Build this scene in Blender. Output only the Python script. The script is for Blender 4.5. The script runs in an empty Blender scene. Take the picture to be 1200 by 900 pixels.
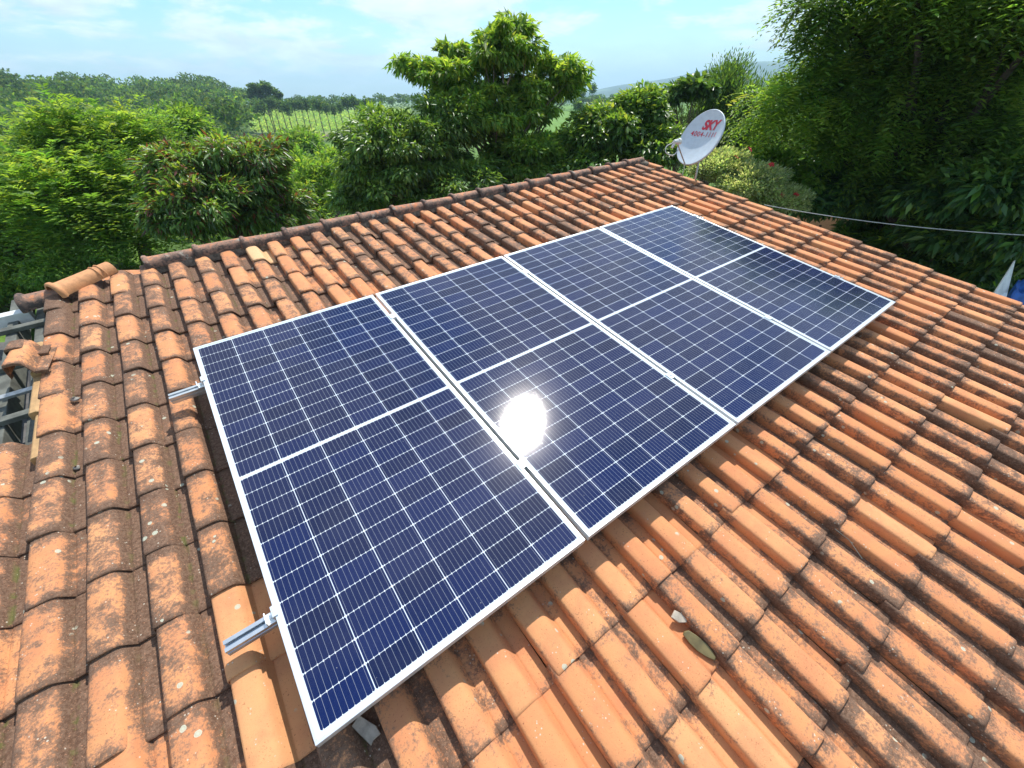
import bpy, math, random
import numpy as np
from mathutils import Matrix, Vector
rng = np.random.default_rng(7)
random.seed(7)
rad = math.radians
scene = bpy.context.scene

# ------------------------------------------------------------------ frames
# roof frame: x along the ridge, y up the slope, z out of the roof; origin = upper left corner of the solar array glass
UP = np.array([.040, .175, .984]); UP /= np.linalg.norm(UP)
XA = np.array([1., 0, 0]) - UP[0]*UP; XA /= np.linalg.norm(XA)
RW = np.array([XA, np.cross(UP, XA), UP])          # roof vector -> world vector
H0 = 3.4
ROOF = Matrix.Identity(4)
for i in range(3):
    for j in range(3): ROOF[i][j] = RW[i, j]
ROOF[2][3] = H0
def r2w(p): return RW @ np.asarray(p, float) + np.array([0, 0, H0])

# ------------------------------------------------------------------ camera
F = 485.5
RC = np.array([[0.8041038, -0.5920209, 0.0541135],
               [-0.3835016, -0.5861223, -0.7137136],
               [0.4542505, 0.5531472, -0.6983442]])   # rows: right, down, forward in the roof frame
CAM = r2w([0.30624776, -2.45644568, 1.57283804])
right, down, fwd = (RW @ RC[i] for i in range(3))
cam_d = bpy.data.cameras.new('camera'); cam = bpy.data.objects.new('camera', cam_d)
scene.collection.objects.link(cam); scene.camera = cam
cam_d.sensor_width = 36; cam_d.lens = F/1200*36
cam_d.clip_start = .05; cam_d.clip_end = 30000
M = Matrix.Identity(4)
for i in range(3):
    M[i][0] = right[i]; M[i][1] = -down[i]; M[i][2] = -fwd[i]; M[i][3] = CAM[i]
cam.matrix_world = M
HEAD = np.array([fwd[0], fwd[1]]); HEAD /= np.linalg.norm(HEAD)
HR = np.array([HEAD[1], -HEAD[0]])                      # horizontal right of the heading
def ray(px, py):
    return right*(px-600)/F + down*(py-450)/F + fwd
def P(px, py, d):                                     # point at horizontal distance d
    r = ray(px, py); return CAM + r*d/np.hypot(r[0], r[1])
def depth(p): return float((np.asarray(p)-CAM) @ fwd)
def roofpt(px, py, h):                                # point of the roof plane h below the glass, roof coords
    d = np.array([(px-600)/F, (py-450)/F, 1.]) @ RC
    c = np.array([0.30624776, -2.45644568, 1.57283804]); t = (-h-c[2])/d[2]; return c + t*d

# ------------------------------------------------------------------ world, sun, exposure
SUN = RW @ np.array([.4365, .478, .762]); SUN /= np.linalg.norm(SUN)
elev = math.asin(SUN[2]); az = math.atan2(SUN[0], SUN[1])
w = bpy.data.worlds.new('World'); scene.world = w; w.use_nodes = True
nt = w.node_tree; N = nt.nodes; L = nt.links; N.clear()
out = N.new('ShaderNodeOutputWorld'); bg = N.new('ShaderNodeBackground'); bg.inputs[1].default_value = .13
sky = N.new('ShaderNodeTexSky'); sky.sky_type = 'NISHITA'; sky.sun_disc = False
sky.sun_elevation = elev; sky.sun_rotation = az; sky.air_density = 1.3; sky.dust_density = .2; sky.ozone_density = 2.5
tc = N.new('ShaderNodeTexCoord'); sep = N.new('ShaderNodeSeparateXYZ'); L.new(tc.outputs['Generated'], sep.inputs[0])
def wm(op, a, b=None, c=None, clamp=False):
    n = N.new('ShaderNodeMath'); n.operation = op; n.use_clamp = clamp
    for i, v in enumerate((a, b, c)):
        if v is None: continue
        if isinstance(v, (int, float)): n.inputs[i].default_value = v
        else: L.new(v, n.inputs[i])
    return n.outputs[0]
zz = wm('MAXIMUM', sep.outputs[2], 0.0); den = wm('ADD', zz, .22)
cx = wm('DIVIDE', sep.outputs[0], den); cy = wm('DIVIDE', sep.outputs[1], den)
comb = N.new('ShaderNodeCombineXYZ'); L.new(cx, comb.inputs[0]); L.new(cy, comb.inputs[1])
def wnoise(scale, det, rough, off=0):
    mp = N.new('ShaderNodeMapping'); mp.inputs['Location'].default_value = (off, off*.7, 0); L.new(comb.outputs[0], mp.inputs[0])
    n = N.new('ShaderNodeTexNoise'); n.inputs['Scale'].default_value = scale; n.inputs['Detail'].default_value = det; n.inputs['Roughness'].default_value = rough
    n.inputs['Distortion'].default_value = .3
    L.new(mp.outputs[0], n.inputs['Vector']); return n.outputs[0]
n1 = wnoise(1.1, 9, .6, 5.3); n2 = wnoise(3.2, 6, .6, 9.3)
cl = wm('ADD', wm('MULTIPLY', n1, .75), wm('MULTIPLY', n2, .25))
rp = N.new('ShaderNodeMapRange'); rp.interpolation_type = 'SMOOTHSTEP'; rp.inputs[1].default_value = .43; rp.inputs[2].default_value = .54
L.new(cl, rp.inputs[0])
mask = wm('MULTIPLY', rp.outputs[0], .85, clamp=True)
hz = N.new('ShaderNodeMapRange'); hz.inputs[1].default_value = 0; hz.inputs[2].default_value = .13; hz.inputs[3].default_value = .55; hz.inputs[4].default_value = 0
L.new(zz, hz.inputs[0]); mask = wm('MAXIMUM', mask, hz.outputs[0])
shade = N.new('ShaderNodeMapRange'); shade.inputs[1].default_value = .35; shade.inputs[2].default_value = .7; shade.inputs[3].default_value = .78; shade.inputs[4].default_value = 1.12
L.new(n2, shade.inputs[0])
ccol = N.new('ShaderNodeVectorMath'); ccol.operation = 'SCALE'; ccol.inputs[0].default_value = (6.6, 7.2, 7.5); L.new(shade.outputs[0], ccol.inputs['Scale'])
mx = N.new('ShaderNodeMix'); mx.data_type = 'RGBA'; L.new(mask, mx.inputs[0]); tn = N.new('ShaderNodeVectorMath'); tn.operation = 'MULTIPLY'; L.new(sky.outputs[0], tn.inputs[0]); tn.inputs[1].default_value = (.56, .83, 1.03); L.new(tn.outputs[0], mx.inputs[6]); L.new(ccol.outputs[0], mx.inputs[7])
L.new(mx.outputs[2], bg.inputs[0]); L.new(bg.outputs[0], out.inputs[0])
sd = bpy.data.lights.new('sun', 'SUN'); sd.energy = 4.2; sd.angle = rad(.5); sd.color = (1, .955, .88)
so = bpy.data.objects.new('sun', sd); scene.collection.objects.link(so)
so.rotation_euler = Vector(SUN).to_track_quat('Z', 'Y').to_euler(); so.location = (0, 0, 40)
scene.view_settings.view_transform = 'Standard'; scene.view_settings.look = 'None'
scene.view_settings.exposure = .5; scene.view_settings.gamma = 1
scene.render.engine = 'CYCLES'
scene.cycles.volume_bounces = 0; scene.cycles.max_bounces = 8; scene.cycles.transparent_max_bounces = 8

# ------------------------------------------------------------------ helpers
COL = scene.collection
def tag(o, label=None, cat=None, group=None, kind=None):
    if label: o['label'] = label
    if cat: o['category'] = cat
    if group: o['group'] = group
    if kind: o['kind'] = kind
    return o
def empty(name, loc=(0, 0, 0), label=None, cat=None, group=None, matrix=None, parent=None):
    o = bpy.data.objects.new(name, None); COL.objects.link(o); o.empty_display_size = .2
    if matrix is not None: o.matrix_world = matrix
    else: o.location = loc
    if parent: o.parent = parent
    return tag(o, label, cat, group)
class MB:
    def __init__(s): s.v = []; s.f = []; s.m = []
    def add(s, vs, fs, m=0):
        b = len(s.v); s.v += [tuple(float(c) for c in v) for v in vs]; s.f += [tuple(i+b for i in f) for f in fs]; s.m += [m]*len(fs); return s
    def box(s, x0, x1, y0, y1, z0, z1, m=0):
        vs = [(x, y, z) for z in (z0, z1) for y in (y0, y1) for x in (x0, x1)]
        return s.add(vs, [(0, 2, 3, 1), (4, 5, 7, 6), (0, 1, 5, 4), (2, 6, 7, 3), (0, 4, 6, 2), (1, 3, 7, 5)], m)
    def prism(s, prof, a, b, ux, uz, m=0):            # 2-D profile swept from a to b
        a, b, ux, uz = map(lambda q: np.asarray(q, float), (a, b, ux, uz)); n = len(prof)
        vs = [a+ux*p[0]+uz*p[1] for p in prof]+[b+ux*p[0]+uz*p[1] for p in prof]
        fs = [(i, (i+1) % n, n+(i+1) % n, n+i) for i in range(n)]+[tuple(range(n))[::-1], tuple(range(n, 2*n))]
        return s.add(vs, fs, m)
    def tube(s, pts, r, sides=8, m=0, cap=True):
        pts = [np.asarray(p, float) for p in pts]; n = len(pts)
        rs = [r]*n if isinstance(r, (int, float)) else list(r)
        t = pts[1]-pts[0]; t /= np.linalg.norm(t)
        a = np.cross(t, [0, 0, 1.]) if abs(t[2]) < .9 else np.cross(t, [1., 0, 0]); a /= np.linalg.norm(a)
        vs = []; fs = []
        for i in range(n):
            t = pts[min(i+1, n-1)]-pts[max(i-1, 0)]; t /= np.linalg.norm(t)+1e-9
            a = a-(a@t)*t; a /= np.linalg.norm(a); b = np.cross(t, a)
            for k in range(sides):
                q = 2*math.pi*k/sides; vs.append(pts[i]+rs[i]*(math.cos(q)*a+math.sin(q)*b))
        for i in range(n-1):
            for k in range(sides):
                k2 = (k+1) % sides; fs.append((i*sides+k, i*sides+k2, (i+1)*sides+k2, (i+1)*sides+k))
        if cap: fs += [tuple(range(sides))[::-1], tuple(range((n-1)*sides, n*sides))]
        return s.add(vs, fs, m)
    def build(s, name, mats, parent=None, smooth=False, bevel=0):
        me = bpy.data.meshes.new(name); me.from_pydata(s.v, [], s.f); me.validate(); me.update()
        for m in (mats if isinstance(mats, (list, tuple)) else [mats]): me.materials.append(m)
        if len(me.polygons) == len(s.m): me.polygons.foreach_set('material_index', s.m)
        if smooth: me.polygons.foreach_set('use_smooth', [True]*len(me.polygons))
        o = bpy.data.objects.new(name, me); COL.objects.link(o)
        if parent: o.parent = parent
        if bevel:
            b = o.modifiers.new('bevel', 'BEVEL'); b.width = bevel; b.segments = 2; b.limit_method = 'ANGLE'
        return o
def npmesh(name, V, FQ, mat, parent=None, smooth=False, attrs=None, uv=None):
    """V (n,3), FQ (m,k) faces of one size, attrs {name:(n,3)}"""
    me = bpy.data.meshes.new(name); V = np.asarray(V, np.float32); FQ = np.asarray(FQ, np.int32); k = FQ.shape[1]
    me.vertices.add(len(V)); me.vertices.foreach_set('co', V.ravel())
    me.loops.add(FQ.size); me.loops.foreach_set('vertex_index', FQ.ravel())
    me.polygons.add(len(FQ)); me.polygons.foreach_set('loop_start', np.arange(len(FQ), dtype=np.int32)*k)
    me.polygons.foreach_set('loop_total', np.full(len(FQ), k, np.int32))
    if smooth: me.polygons.foreach_set('use_smooth', np.ones(len(FQ), bool))
    me.update(calc_edges=True)
    for an, arr in (attrs or {}).items():
        a = me.color_attributes.new(an, 'FLOAT_COLOR', 'POINT')
        c = np.ones((len(V), 4), np.float32); c[:, :3] = arr; a.data.foreach_set('color', c.ravel())
    if mat: me.materials.append(mat)
    o = bpy.data.objects.new(name, me); COL.objects.link(o)
    if parent: o.parent = parent
    return o

# ------------------------------------------------------------------ materials
class NT:
    def __init__(s, name):
        s.m = bpy.data.materials.new(name); s.m.use_nodes = True; s.t = s.m.node_tree; s.N = s.t.nodes; s.L = s.t.links
        s.b = s.N['Principled BSDF']; s.out = s.N['Material Output']
    def put(s, inp, v):
        if v is None: return
        if hasattr(v, 'is_output') or hasattr(v, 'links') and not isinstance(v, (tuple, list)): s.L.new(v, inp)
        elif isinstance(v, (tuple, list)) and len(v) == 3 and len(inp.default_value) == 4: inp.default_value = (*v, 1)
        else: inp.default_value = v
    def math(s, op, a, b=None, c=None, clamp=False):
        n = s.N.new('ShaderNodeMath'); n.operation = op; n.use_clamp = clamp
        for i, v in enumerate((a, b, c)): s.put(n.inputs[i], v)
        return n.outputs[0]
    def mix(s, f, a, b):
        n = s.N.new('ShaderNodeMix'); n.data_type = 'RGBA'; s.put(n.inputs[0], f); s.put(n.inputs[6], a); s.put(n.inputs[7], b); return n.outputs[2]
    def ramp(s, v, lo, hi, a=0., b=1., smooth=True):
        n = s.N.new('ShaderNodeMapRange'); n.interpolation_type = 'SMOOTHSTEP' if smooth else 'LINEAR'
        s.put(n.inputs[0], v); 
        for i, q in enumerate((lo, hi, a, b)): s.put(n.inputs[i+1], q)
        return n.outputs[0]
    def noise(s, vec, scale, detail=4, rough=.55, dist=0.):
        n = s.N.new('ShaderNodeTexNoise'); s.put(n.inputs['Vector'], vec); n.inputs['Scale'].default_value = scale
        n.inputs['Detail'].default_value = detail; n.inputs['Roughness'].default_value = rough; n.inputs['Distortion'].default_value = dist
        return n.outputs[0]
    def voro(s, vec, scale, out='Distance'):
        n = s.N.new('ShaderNodeTexVoronoi'); s.put(n.inputs['Vector'], vec); n.inputs['Scale'].default_value = scale; return n.outputs[out]
    def obj(s): return s.N.new('ShaderNodeTexCoord').outputs['Object']
    def attr(s, name):
        n = s.N.new('ShaderNodeAttribute'); n.attribute_name = name; return n
    def sepc(s, v):
        n = s.N.new('ShaderNodeSeparateXYZ'); s.L.new(v, n.inputs[0]); return n.outputs
    def comb(s, *a):
        n = s.N.new('ShaderNodeCombineXYZ')
        for i, v in enumerate(a): s.put(n.inputs[i], v)
        return n.outputs[0]
    def vadd(s, a, b):
        n = s.N.new('ShaderNodeVectorMath'); n.operation = 'ADD'; s.put(n.inputs[0], a); s.put(n.inputs[1], b); return n.outputs[0]
    def bump(s, h, strength=.3, dist=.01):
        n = s.N.new('ShaderNodeBump'); n.inputs['Strength'].default_value = strength; n.inputs['Distance'].default_value = dist
        s.L.new(h, n.inputs['Height']); s.L.new(n.outputs[0], s.b.inputs['Normal'])
    def set(s, **k):
        for a, v in k.items(): s.put(s.b.inputs[a.replace('_', ' ')], v)
        return s
def simple(name, col, rough=.6, metal=0., var=.15, scale=8, bump=0.):
    t = NT(name); n = t.noise(t.obj(), scale, 5, .6)
    c2 = tuple(max(0, c*(1-var*2)) for c in col); c1 = tuple(min(1, c*(1+var)) for c in col)
    t.set(Base_Color=t.mix(t.ramp(n, .3, .7), c2, c1), Roughness=rough, Metallic=metal)
    if bump: t.bump(n, bump, .01)
    return t.m
def terracotta(name, per_tile=True):
    t = NT(name); o = t.obj()
    if per_tile:
        a = t.attr('tile'); tr, td, toff = t.sepc(a.outputs['Vector'])   # tint, dirt, offset
        uvw = t.sepc(t.attr('place').outputs['Vector']); across, along = uvw[0], uvw[1]
        p = t.vadd(o, t.comb(t.math('MULTIPLY', toff, 13.), t.math('MULTIPLY', toff, 7.), 0.))
    else:
        tr, td = .45, .5; across, along = .3, .4; p = o
    clay = t.mix(tr, (.56, .226, .090), (.65, .322, .142))
    clay = t.mix(t.ramp(t.noise(p, 9, 4, .6), .35, .7), clay, t.mix(.5, clay, (.50, .18, .09)))
    clay = t.mix(t.math('MULTIPLY', t.ramp(tr, .93, .97), 1.), clay, (.66, .41, .21))
    clay = t.mix(t.ramp(t.noise(p, 160, 3, .7), .62, .72), clay, (.26, .08, .04))
    # pinkish brown weathering, then black algae
    n_big = t.noise(o, 2.6, 3, .6); n_mid = t.noise(p, 12, 10, .72, .2); n_fin = t.noise(p, 85, 7, .78)
    s = t.math('ADD', t.math('MULTIPLY', n_mid, .50), t.math('MULTIPLY', n_fin, .44))
    s = t.math('ADD', s, t.math('MULTIPLY', n_big, .22))
    if per_tile:
        edge = t.ramp(along, .84, 1., 0., .085); edge = t.math('ADD', edge, t.math('MULTIPLY', t.ramp(across, .50, .60), t.math('MULTIPLY', td, .21)))
        edge = t.math('ADD', edge, t.ramp(across, .12, 0., 0., .05)); edge = t.math('ADD', edge, t.ramp(along, .30, .12, 0., .08))
        s = t.math('ADD', s, edge)
    s = t.math('ADD', s, t.math('MULTIPLY', t.math('SUBTRACT', td, .5), .32))
    pink = t.ramp(s, .572, .610); black = t.ramp(s, .602, .665)
    col = t.mix(t.math('MULTIPLY', pink, .80), clay, (.36, .175, .095))
    col = t.mix(t.math('MULTIPLY', black, .80), col, t.mix(t.ramp(n_fin, .4, .62), (.035, .026, .02), (.15, .105, .075)))
    # fine pale grit in the dirt
    col = t.mix(t.math('MULTIPLY', t.ramp(t.noise(p, 190, 3, .7), .60, .68), t.math('MULTIPLY', pink, .8)), col, (.56, .28, .16))
    pit = t.math('MULTIPLY', t.ramp(t.noise(p, 130, 4, .75), .585, .66), t.ramp(t.math('ADD', t.noise(p, 7, 3, .6), t.math('MULTIPLY', td, .25)), .52, .70))
    col = t.mix(t.math('MULTIPLY', pit, .75), col, (.13, .06, .035))
    if per_tile:
        moss = t.math('MULTIPLY', t.ramp(t.math('ABSOLUTE', t.math('SUBTRACT', across, .655)), .07, .01), t.ramp(t.noise(p, 22, 4, .6), .48, .62))
        moss = t.math('MULTIPLY', moss, t.ramp(td, .45, .7))
        col = t.mix(t.math('MULTIPLY', moss, .8), col, (.12, .13, .035))
    # lichen discs
    vd = t.voro(p, 17); pick = t.noise(p, 5.5, 2, .5)
    wob = t.math('ADD', vd, t.math('MULTIPLY', t.noise(p, 70, 4, .7), .12))
    lich = t.math('MULTIPLY', t.ramp(wob, .235, .215), t.ramp(pick, .56, .60))
    ring = t.ramp(t.math('ABSOLUTE', t.math('SUBTRACT', wob, .16)), .0, .06, .75, 1.)
    col = t.mix(t.math('MULTIPLY', lich, ring), col, (.46, .47, .36))
    vd2 = t.voro(p, 75); lich2 = t.math('MULTIPLY', t.ramp(vd2, .22, .16), t.ramp(t.noise(p, 19, 2, .5), .60, .64))
    col = t.mix(t.math('MULTIPLY', lich2, .8), col, (.55, .50, .40))
    t.set(Base_Color=col, Roughness=.82, Specular_IOR_Level=.3)
    t.bump(t.math('ADD', n_mid, t.math('MULTIPLY', n_fin, .6)), .55, .004)
    return t.m
MT = terracotta('clay_tile')
MTL = terracotta('loose_clay', False)
def clay_plain(name, c):
    t = NT(name); o = t.obj(); n = t.noise(o, 30, 6, .65)
    t.set(Base_Color=t.mix(t.ramp(n, .35, .7), c, tuple(x*.72 for x in c)), Roughness=.75); t.bump(n, .3, .003); return t.m
M_newclay = clay_plain('new_clay', (.62, .29, .12))
M_yclay = clay_plain('yellow_clay', (.50, .30, .13))
M_redclay = clay_plain('red_clay', (.42, .10, .06))
def leaf_mat(name, rough=.42, transl=.35, spec=.5):
    t = NT(name); a = t.attr('tint').outputs['Color']
    t.set(Base_Color=a, Roughness=rough, Specular_IOR_Level=spec)
    tr = t.N.new('ShaderNodeBsdfTranslucent')
    g = t.N.new('ShaderNodeVectorMath'); g.operation = 'MULTIPLY'; t.L.new(a, g.inputs[0]); g.inputs[1].default_value = (2.6, 2.25, 1.0)
    t.L.new(g.outputs[0], tr.inputs[0])
    ms = t.N.new('ShaderNodeMixShader'); ms.inputs[0].default_value = transl
    t.L.new(t.b.outputs[0], ms.inputs[1]); t.L.new(tr.outputs[0], ms.inputs[2]); t.L.new(ms.outputs[0], t.out.inputs[0])
    return t.m
M_leaf = leaf_mat('leaf_matte', .5, .5, .3)
M_gloss = leaf_mat('leaf_glossy', .36, .36, .4)
M_farleaf = leaf_mat('leaf_far', .7, .4, .15)
M_bark = simple('bark', (.16, .12, .09), .9, 0, .3, 18, .6)
M_barkdark = simple('bark_dark', (.06, .05, .04), .95, 0, .3, 18, .5)
M_barkpale = simple('bark_pale', (.30, .25, .20), .85, 0, .25, 18, .5)
M_alu = simple('aluminium', (.80, .84, .86), .34, .55, .03, 30)
M_rail = simple('rail_aluminium', (.66, .69, .71), .3, .85, .04, 30)
M_steel = simple('galvanised', (.42, .44, .45), .45, .7, .12, 40)
M_wood = simple('weathered_wood', (.13, .135, .115), .85, 0, .2, 14, .3)
M_mortar = simple('mortar', (.15, .12, .09), .95, 0, .3, 30, .6)
M_wall = simple('plaster', (.62, .58, .50), .9, 0, .1, 5)
M_dish = simple('dish_paint', (.52, .60, .66), .38, 0, .04, 14)
M_red = simple('red_print', (.60, .02, .05), .5, 0, .05, 14)
M_plastic = simple('grey_plastic', (.62, .64, .63), .45, 0, .05, 14)
M_dark = simple('dark_plastic', (.09, .10, .12), .5, 0, .1, 14)
M_cable = simple('cable_sheath', (.48, .48, .46), .5, 0, .05, 14)
M_fibre = simple('fibre_cement', (.13, .125, .12), .92, 0, .25, 6, .3)
M_white = simple('white_paint', (.74, .75, .72), .6, 0, .1, 8)
M_blue = simple('blue_tarp', (.03, .12, .40), .45, 0, .2, 9, .3)
M_shard = simple('olive_shard', (.15, .125, .05), .5, 0, .2, 20, .3)
M_off = simple('pale_offcut', (.44, .38, .30), .8, 0, .15, 30, .3)
M_stone = simple('grey_stone', (.34, .32, .28), .9, 0, .25, 40, .6)

def cell_material():
    W, LL = 1.05, 2.082; t = NT('photovoltaic_cells'); x, y, z = t.sepc(t.obj())
    y = t.math('ABSOLUTE', t.math('ADD', y, LL/2))          # distance to the mid bar
    mx_ = .021; cw = (W-2*mx_)/6; bar = .009; rh = (LL/2-.023-bar)/12
    gx = t.math('DIVIDE', t.math('SUBTRACT', x, mx_), cw); ix = t.math('FLOOR', gx); fx = t.math('SUBTRACT', gx, ix)
    yy = t.math('DIVIDE', t.math('SUBTRACT', y, bar), rh); iy = t.math('FLOOR', yy); fy = t.math('SUBTRACT', yy, iy)
    dx = t.math('MULTIPLY', t.math('MINIMUM', fx, t.math('SUBTRACT', 1., fx)), cw)
    dy = t.math('MULTIPLY', t.math('MINIMUM', fy, t.math('SUBTRACT', 1., fy)), rh)
    lt = lambda v, e, s_: t.ramp(v, e+s_, e-s_)
    gapx = lt(dx, .0014, .0004); gapy = lt(dy, .0008, .0003); cor = lt(t.math('ADD', dx, dy), .0062, .0005)
    bus = t.math('MULTIPLY', t.math('ABSOLUTE', t.math('SUBTRACT', t.math('FRACT', t.math('MULTIPLY', fx, 9.)), .5)), cw/9)
    busl = lt(bus, .00034, .00018); pad = t.math('MULTIPLY', lt(bus, .0014, .0004), lt(dy, .0032, .0006))
    mid = lt(y, bar-.001, .0006)
    outx = t.math('MAXIMUM', t.math('LESS_THAN', gx, 0.), t.math('GREATER_THAN', gx, 6.))
    outy = t.math('GREATER_THAN', yy, 12.)
    border = t.math('MAXIMUM', outx, outy)
    wn = t.N.new('ShaderNodeTexWhiteNoise'); wn.noise_dimensions = '3D'
    side = t.math('GREATER_THAN', t.sepc(t.obj())[1], -LL/2)
    t.L.new(t.comb(ix, iy, side), wn.inputs['Vector'])
    cell = t.mix(wn.outputs['Value'], (.003, .007, .040), (.004, .011, .066))
    fing = t.math('FRACT', t.math('MULTIPLY', y, 620.)); cell = t.mix(t.math('MULTIPLY', t.math('GREATER_THAN', fing, .86), .10), cell, (.25, .3, .4))
    white = t.math('MAXIMUM', t.math('MAXIMUM', gapx, cor), t.math('MAXIMUM', gapy, mid))
    notb = t.math('SUBTRACT', 1., border)
    c = t.mix(t.math('MULTIPLY', busl, .75), cell, (.40, .43, .48)); c = t.mix(pad, c, (.72, .76, .80))
    c = t.mix(white, c, (.58, .64, .70)); c = t.mix(border, c, (.55, .63, .68))
    dust = t.noise(t.obj(), 6, 6, .65); c = t.mix(t.ramp(dust, .4, .85, .0, .02), c, (.5, .47, .44)); sk = t.math('MULTIPLY', t.ramp(t.voro(t.obj(), 55), .10, .06), t.ramp(t.noise(t.obj(), 9, 2, .5), .60, .66)); c = t.mix(t.math('MULTIPLY', sk, .6), c, (.5, .5, .47))
    rg = t.ramp(t.noise(t.obj(), 650, 2, .7), .35, .65, .025, .072, False)
    t.set(Base_Color=c, Roughness=rg, IOR=1.5, Specular_IOR_Level=.30, Coat_Weight=.10, Coat_Roughness=.17)
    g = t.noise(t.obj(), 420, 2, .5); t.bump(g, .10, .001)
    return t.m
M_cell = cell_material()

# ------------------------------------------------------------------ terrain
def ss(x, a, b):
    t = np.clip((x-a)/(b-a), 0, 1); return t*t*(3-2*t)
def ground_z(d, phi):
    d = np.asarray(d, float); phi = np.asarray(phi, float)
    z = -5.5*ss(d, 13, 55)
    left = ss(-phi, 20, 34); mid = ss(phi, -34, -24)*ss(-phi, 8, 16)
    z = z+left*(9.6*ss(d, 90, 290)+1.0*np.sin(phi*.55))
    z = z+(1-left)*ss(-phi, -2, 10)*(4.8*ss(d, 120, 280))
    z = z+ss(phi, -8, 4)*(3.2*ss(d, 55, 240))
    z = z-ss(phi, 20, 40)*5*ss(d, 60, 200)
    z = z-6*ss(d, 330, 700)
    ridge = 118*ss(phi, 1, 31)*ss(d, 1500, 2900)
    z = z+ridge+np.where(d > 1200, 6*np.sin(phi*.55+1)*ss(d, 1200, 2600)*ss(phi, 4, 12), 0)
    z = z+38*ss(phi, 11, 24)*ss(d, 900, 1500)*(1-ss(d, 1500, 1900)*.6)
    z = z+np.sin(d*.045+phi*.12)*.35*ss(d, 25, 60)
    return z
def polar(p):
    v = np.asarray(p)[..., :2]-CAM[:2]; return np.hypot(v[..., 0], v[..., 1]), np.degrees(np.arctan2(v@HR, v@HEAD))
def gz(p):
    d, a = polar(p); return float(ground_z(d, a))
ds = np.concatenate([[.5, 4, 8, 11], np.geomspace(13, 400, 110), np.geomspace(420, 4600, 60)])
an = np.concatenate([np.linspace(-60, 60, 361), np.linspace(63, 297, 79)])
D, A = np.meshgrid(ds, an, indexing='ij')
Vx = CAM[0]+D*(np.cos(np.radians(A))*HEAD[0]+np.sin(np.radians(A))*HR[0])
Vy = CAM[1]+D*(np.cos(np.radians(A))*HEAD[1]+np.sin(np.radians(A))*HR[1])
Aw = np.where(A > 180, A-360, A); Z = ground_z(D, Aw)
nA = len(an); idx = np.arange(D.size).reshape(D.shape)
a_ = idx[:-1, :]; b_ = idx[1:, :]
FQ = np.stack([a_, b_, np.roll(b_, -1, 1), np.roll(a_, -1, 1)], -1).reshape(-1, 4)
# land cover: base colours of fields, soil and darkened ground
C = np.zeros(D.shape+(3,)); C[:] = (.075, .13, .03)
def cover(mask, col): 
    m = mask[..., None]; C[:] = C*(1-m)+np.array(col)*m
cover(1-ss(D, 20, 26), (.10, .075, .045))
cover((1-ss(D, 28, 40))*ss(Aw, 5, 12), (.045, .045, .022))  # darker colour paints in the shade under the right-hand trees
cover((1-ss(D, 22, 30))*ss(-Aw, 20, 26), (.11, .19, .035))
fieldm = ss(-Aw, 10, 12)*(1-ss(-Aw, 27.2, 27.8))
cover(fieldm*ss(D, 150, 156), (.27, .38, .12)); cover(fieldm*ss(D, 150, 154)*(1-ss(D, 170, 172))*ss(-Aw, 15, 16), (.25, .21, .12))
cover(fieldm*ss(D, 110, 118)*(1-ss(D, 138, 146)), (.17, .30, .05))
fr = ss(Aw, -6, -2); cover(fr*ss(D, 60, 70)*(1-ss(D, 600, 900)), (.16, .29, .06))
far = ss(D, 900, 1200)
cover(far*ss(Aw, 2, 6), (.06, .10, .045))
patch = (np.sin(Aw*1.1+D*.004) > .2)*(np.sin(D*.006+Aw*.3+2) > -.1)
cover(far*patch*ss(Aw, 2, 6), (.17, .24, .11))
t = NT('ground_cover'); c = t.attr('cover').outputs['Color']; o = t.obj()
nn = t.noise(o, .35, 8, .7); n3 = t.noise(o, 3.0, 6, .7)
dk = t.N.new('ShaderNodeVectorMath'); dk.operation = 'SCALE'; t.L.new(c, dk.inputs[0])
t.L.new(t.math('ADD', t.ramp(nn, .3, .7, .65, 1.0), t.ramp(n3, .35, .7, -.15, .25)), dk.inputs['Scale'])
t.set(Base_Color=dk.outputs[0], Roughness=.95, Specular_IOR_Level=.1)
ter = npmesh('ground', np.stack([Vx, Vy, Z], -1).reshape(-1, 3), FQ, t.m, smooth=True, attrs={'cover': C.reshape(-1, 3)})
tag(ter, 'green rolling farmland and earth yard around the house', 'ground', kind='structure')

# crop rows in the far field (nobody could count the plants)
def leaves(name, cen, axis, nrm, ln, wd, tint, mat, parent=None):
    n = len(cen); axis = axis/np.linalg.norm(axis, axis=1, keepdims=True)
    side = np.cross(axis, nrm); side /= np.linalg.norm(side, axis=1, keepdims=True)+1e-9; up = np.cross(side, axis)
    ln = np.broadcast_to(ln, n)[:, None]; wd = np.broadcast_to(wd, n)[:, None]
    b = cen-axis*ln*.5; tip = cen+axis*ln*.5-up*ln*.08; m = cen-axis*ln*.06
    l = m+side*wd*.5+up*wd*.16; r = m-side*wd*.5+up*wd*.16
    V = np.stack([b, l, tip, r], 1).reshape(-1, 3); i = np.arange(n)[:, None]*4
    Fq = np.concatenate([i+[0, 2, 1], i+[0, 3, 2]], 0)
    return npmesh(name, V, Fq, mat, parent, attrs={'tint': np.repeat(np.broadcast_to(tint, (n, 3)), 4, 0)})
def rdir(n):
    v = rng.normal(size=(n, 3)); return v/np.linalg.norm(v, axis=1, keepdims=True)
def hpt(d, phi, z=None):
    a = np.radians(phi); x = CAM[0]+d*(np.cos(a)*HEAD[0]+np.sin(a)*HR[0]); y = CAM[1]+d*(np.cos(a)*HEAD[1]+np.sin(a)*HR[1])
    g = ground_z(d, phi) if z is None else z
    return np.stack([x, y, np.broadcast_to(g, np.shape(x))], -1)
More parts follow.
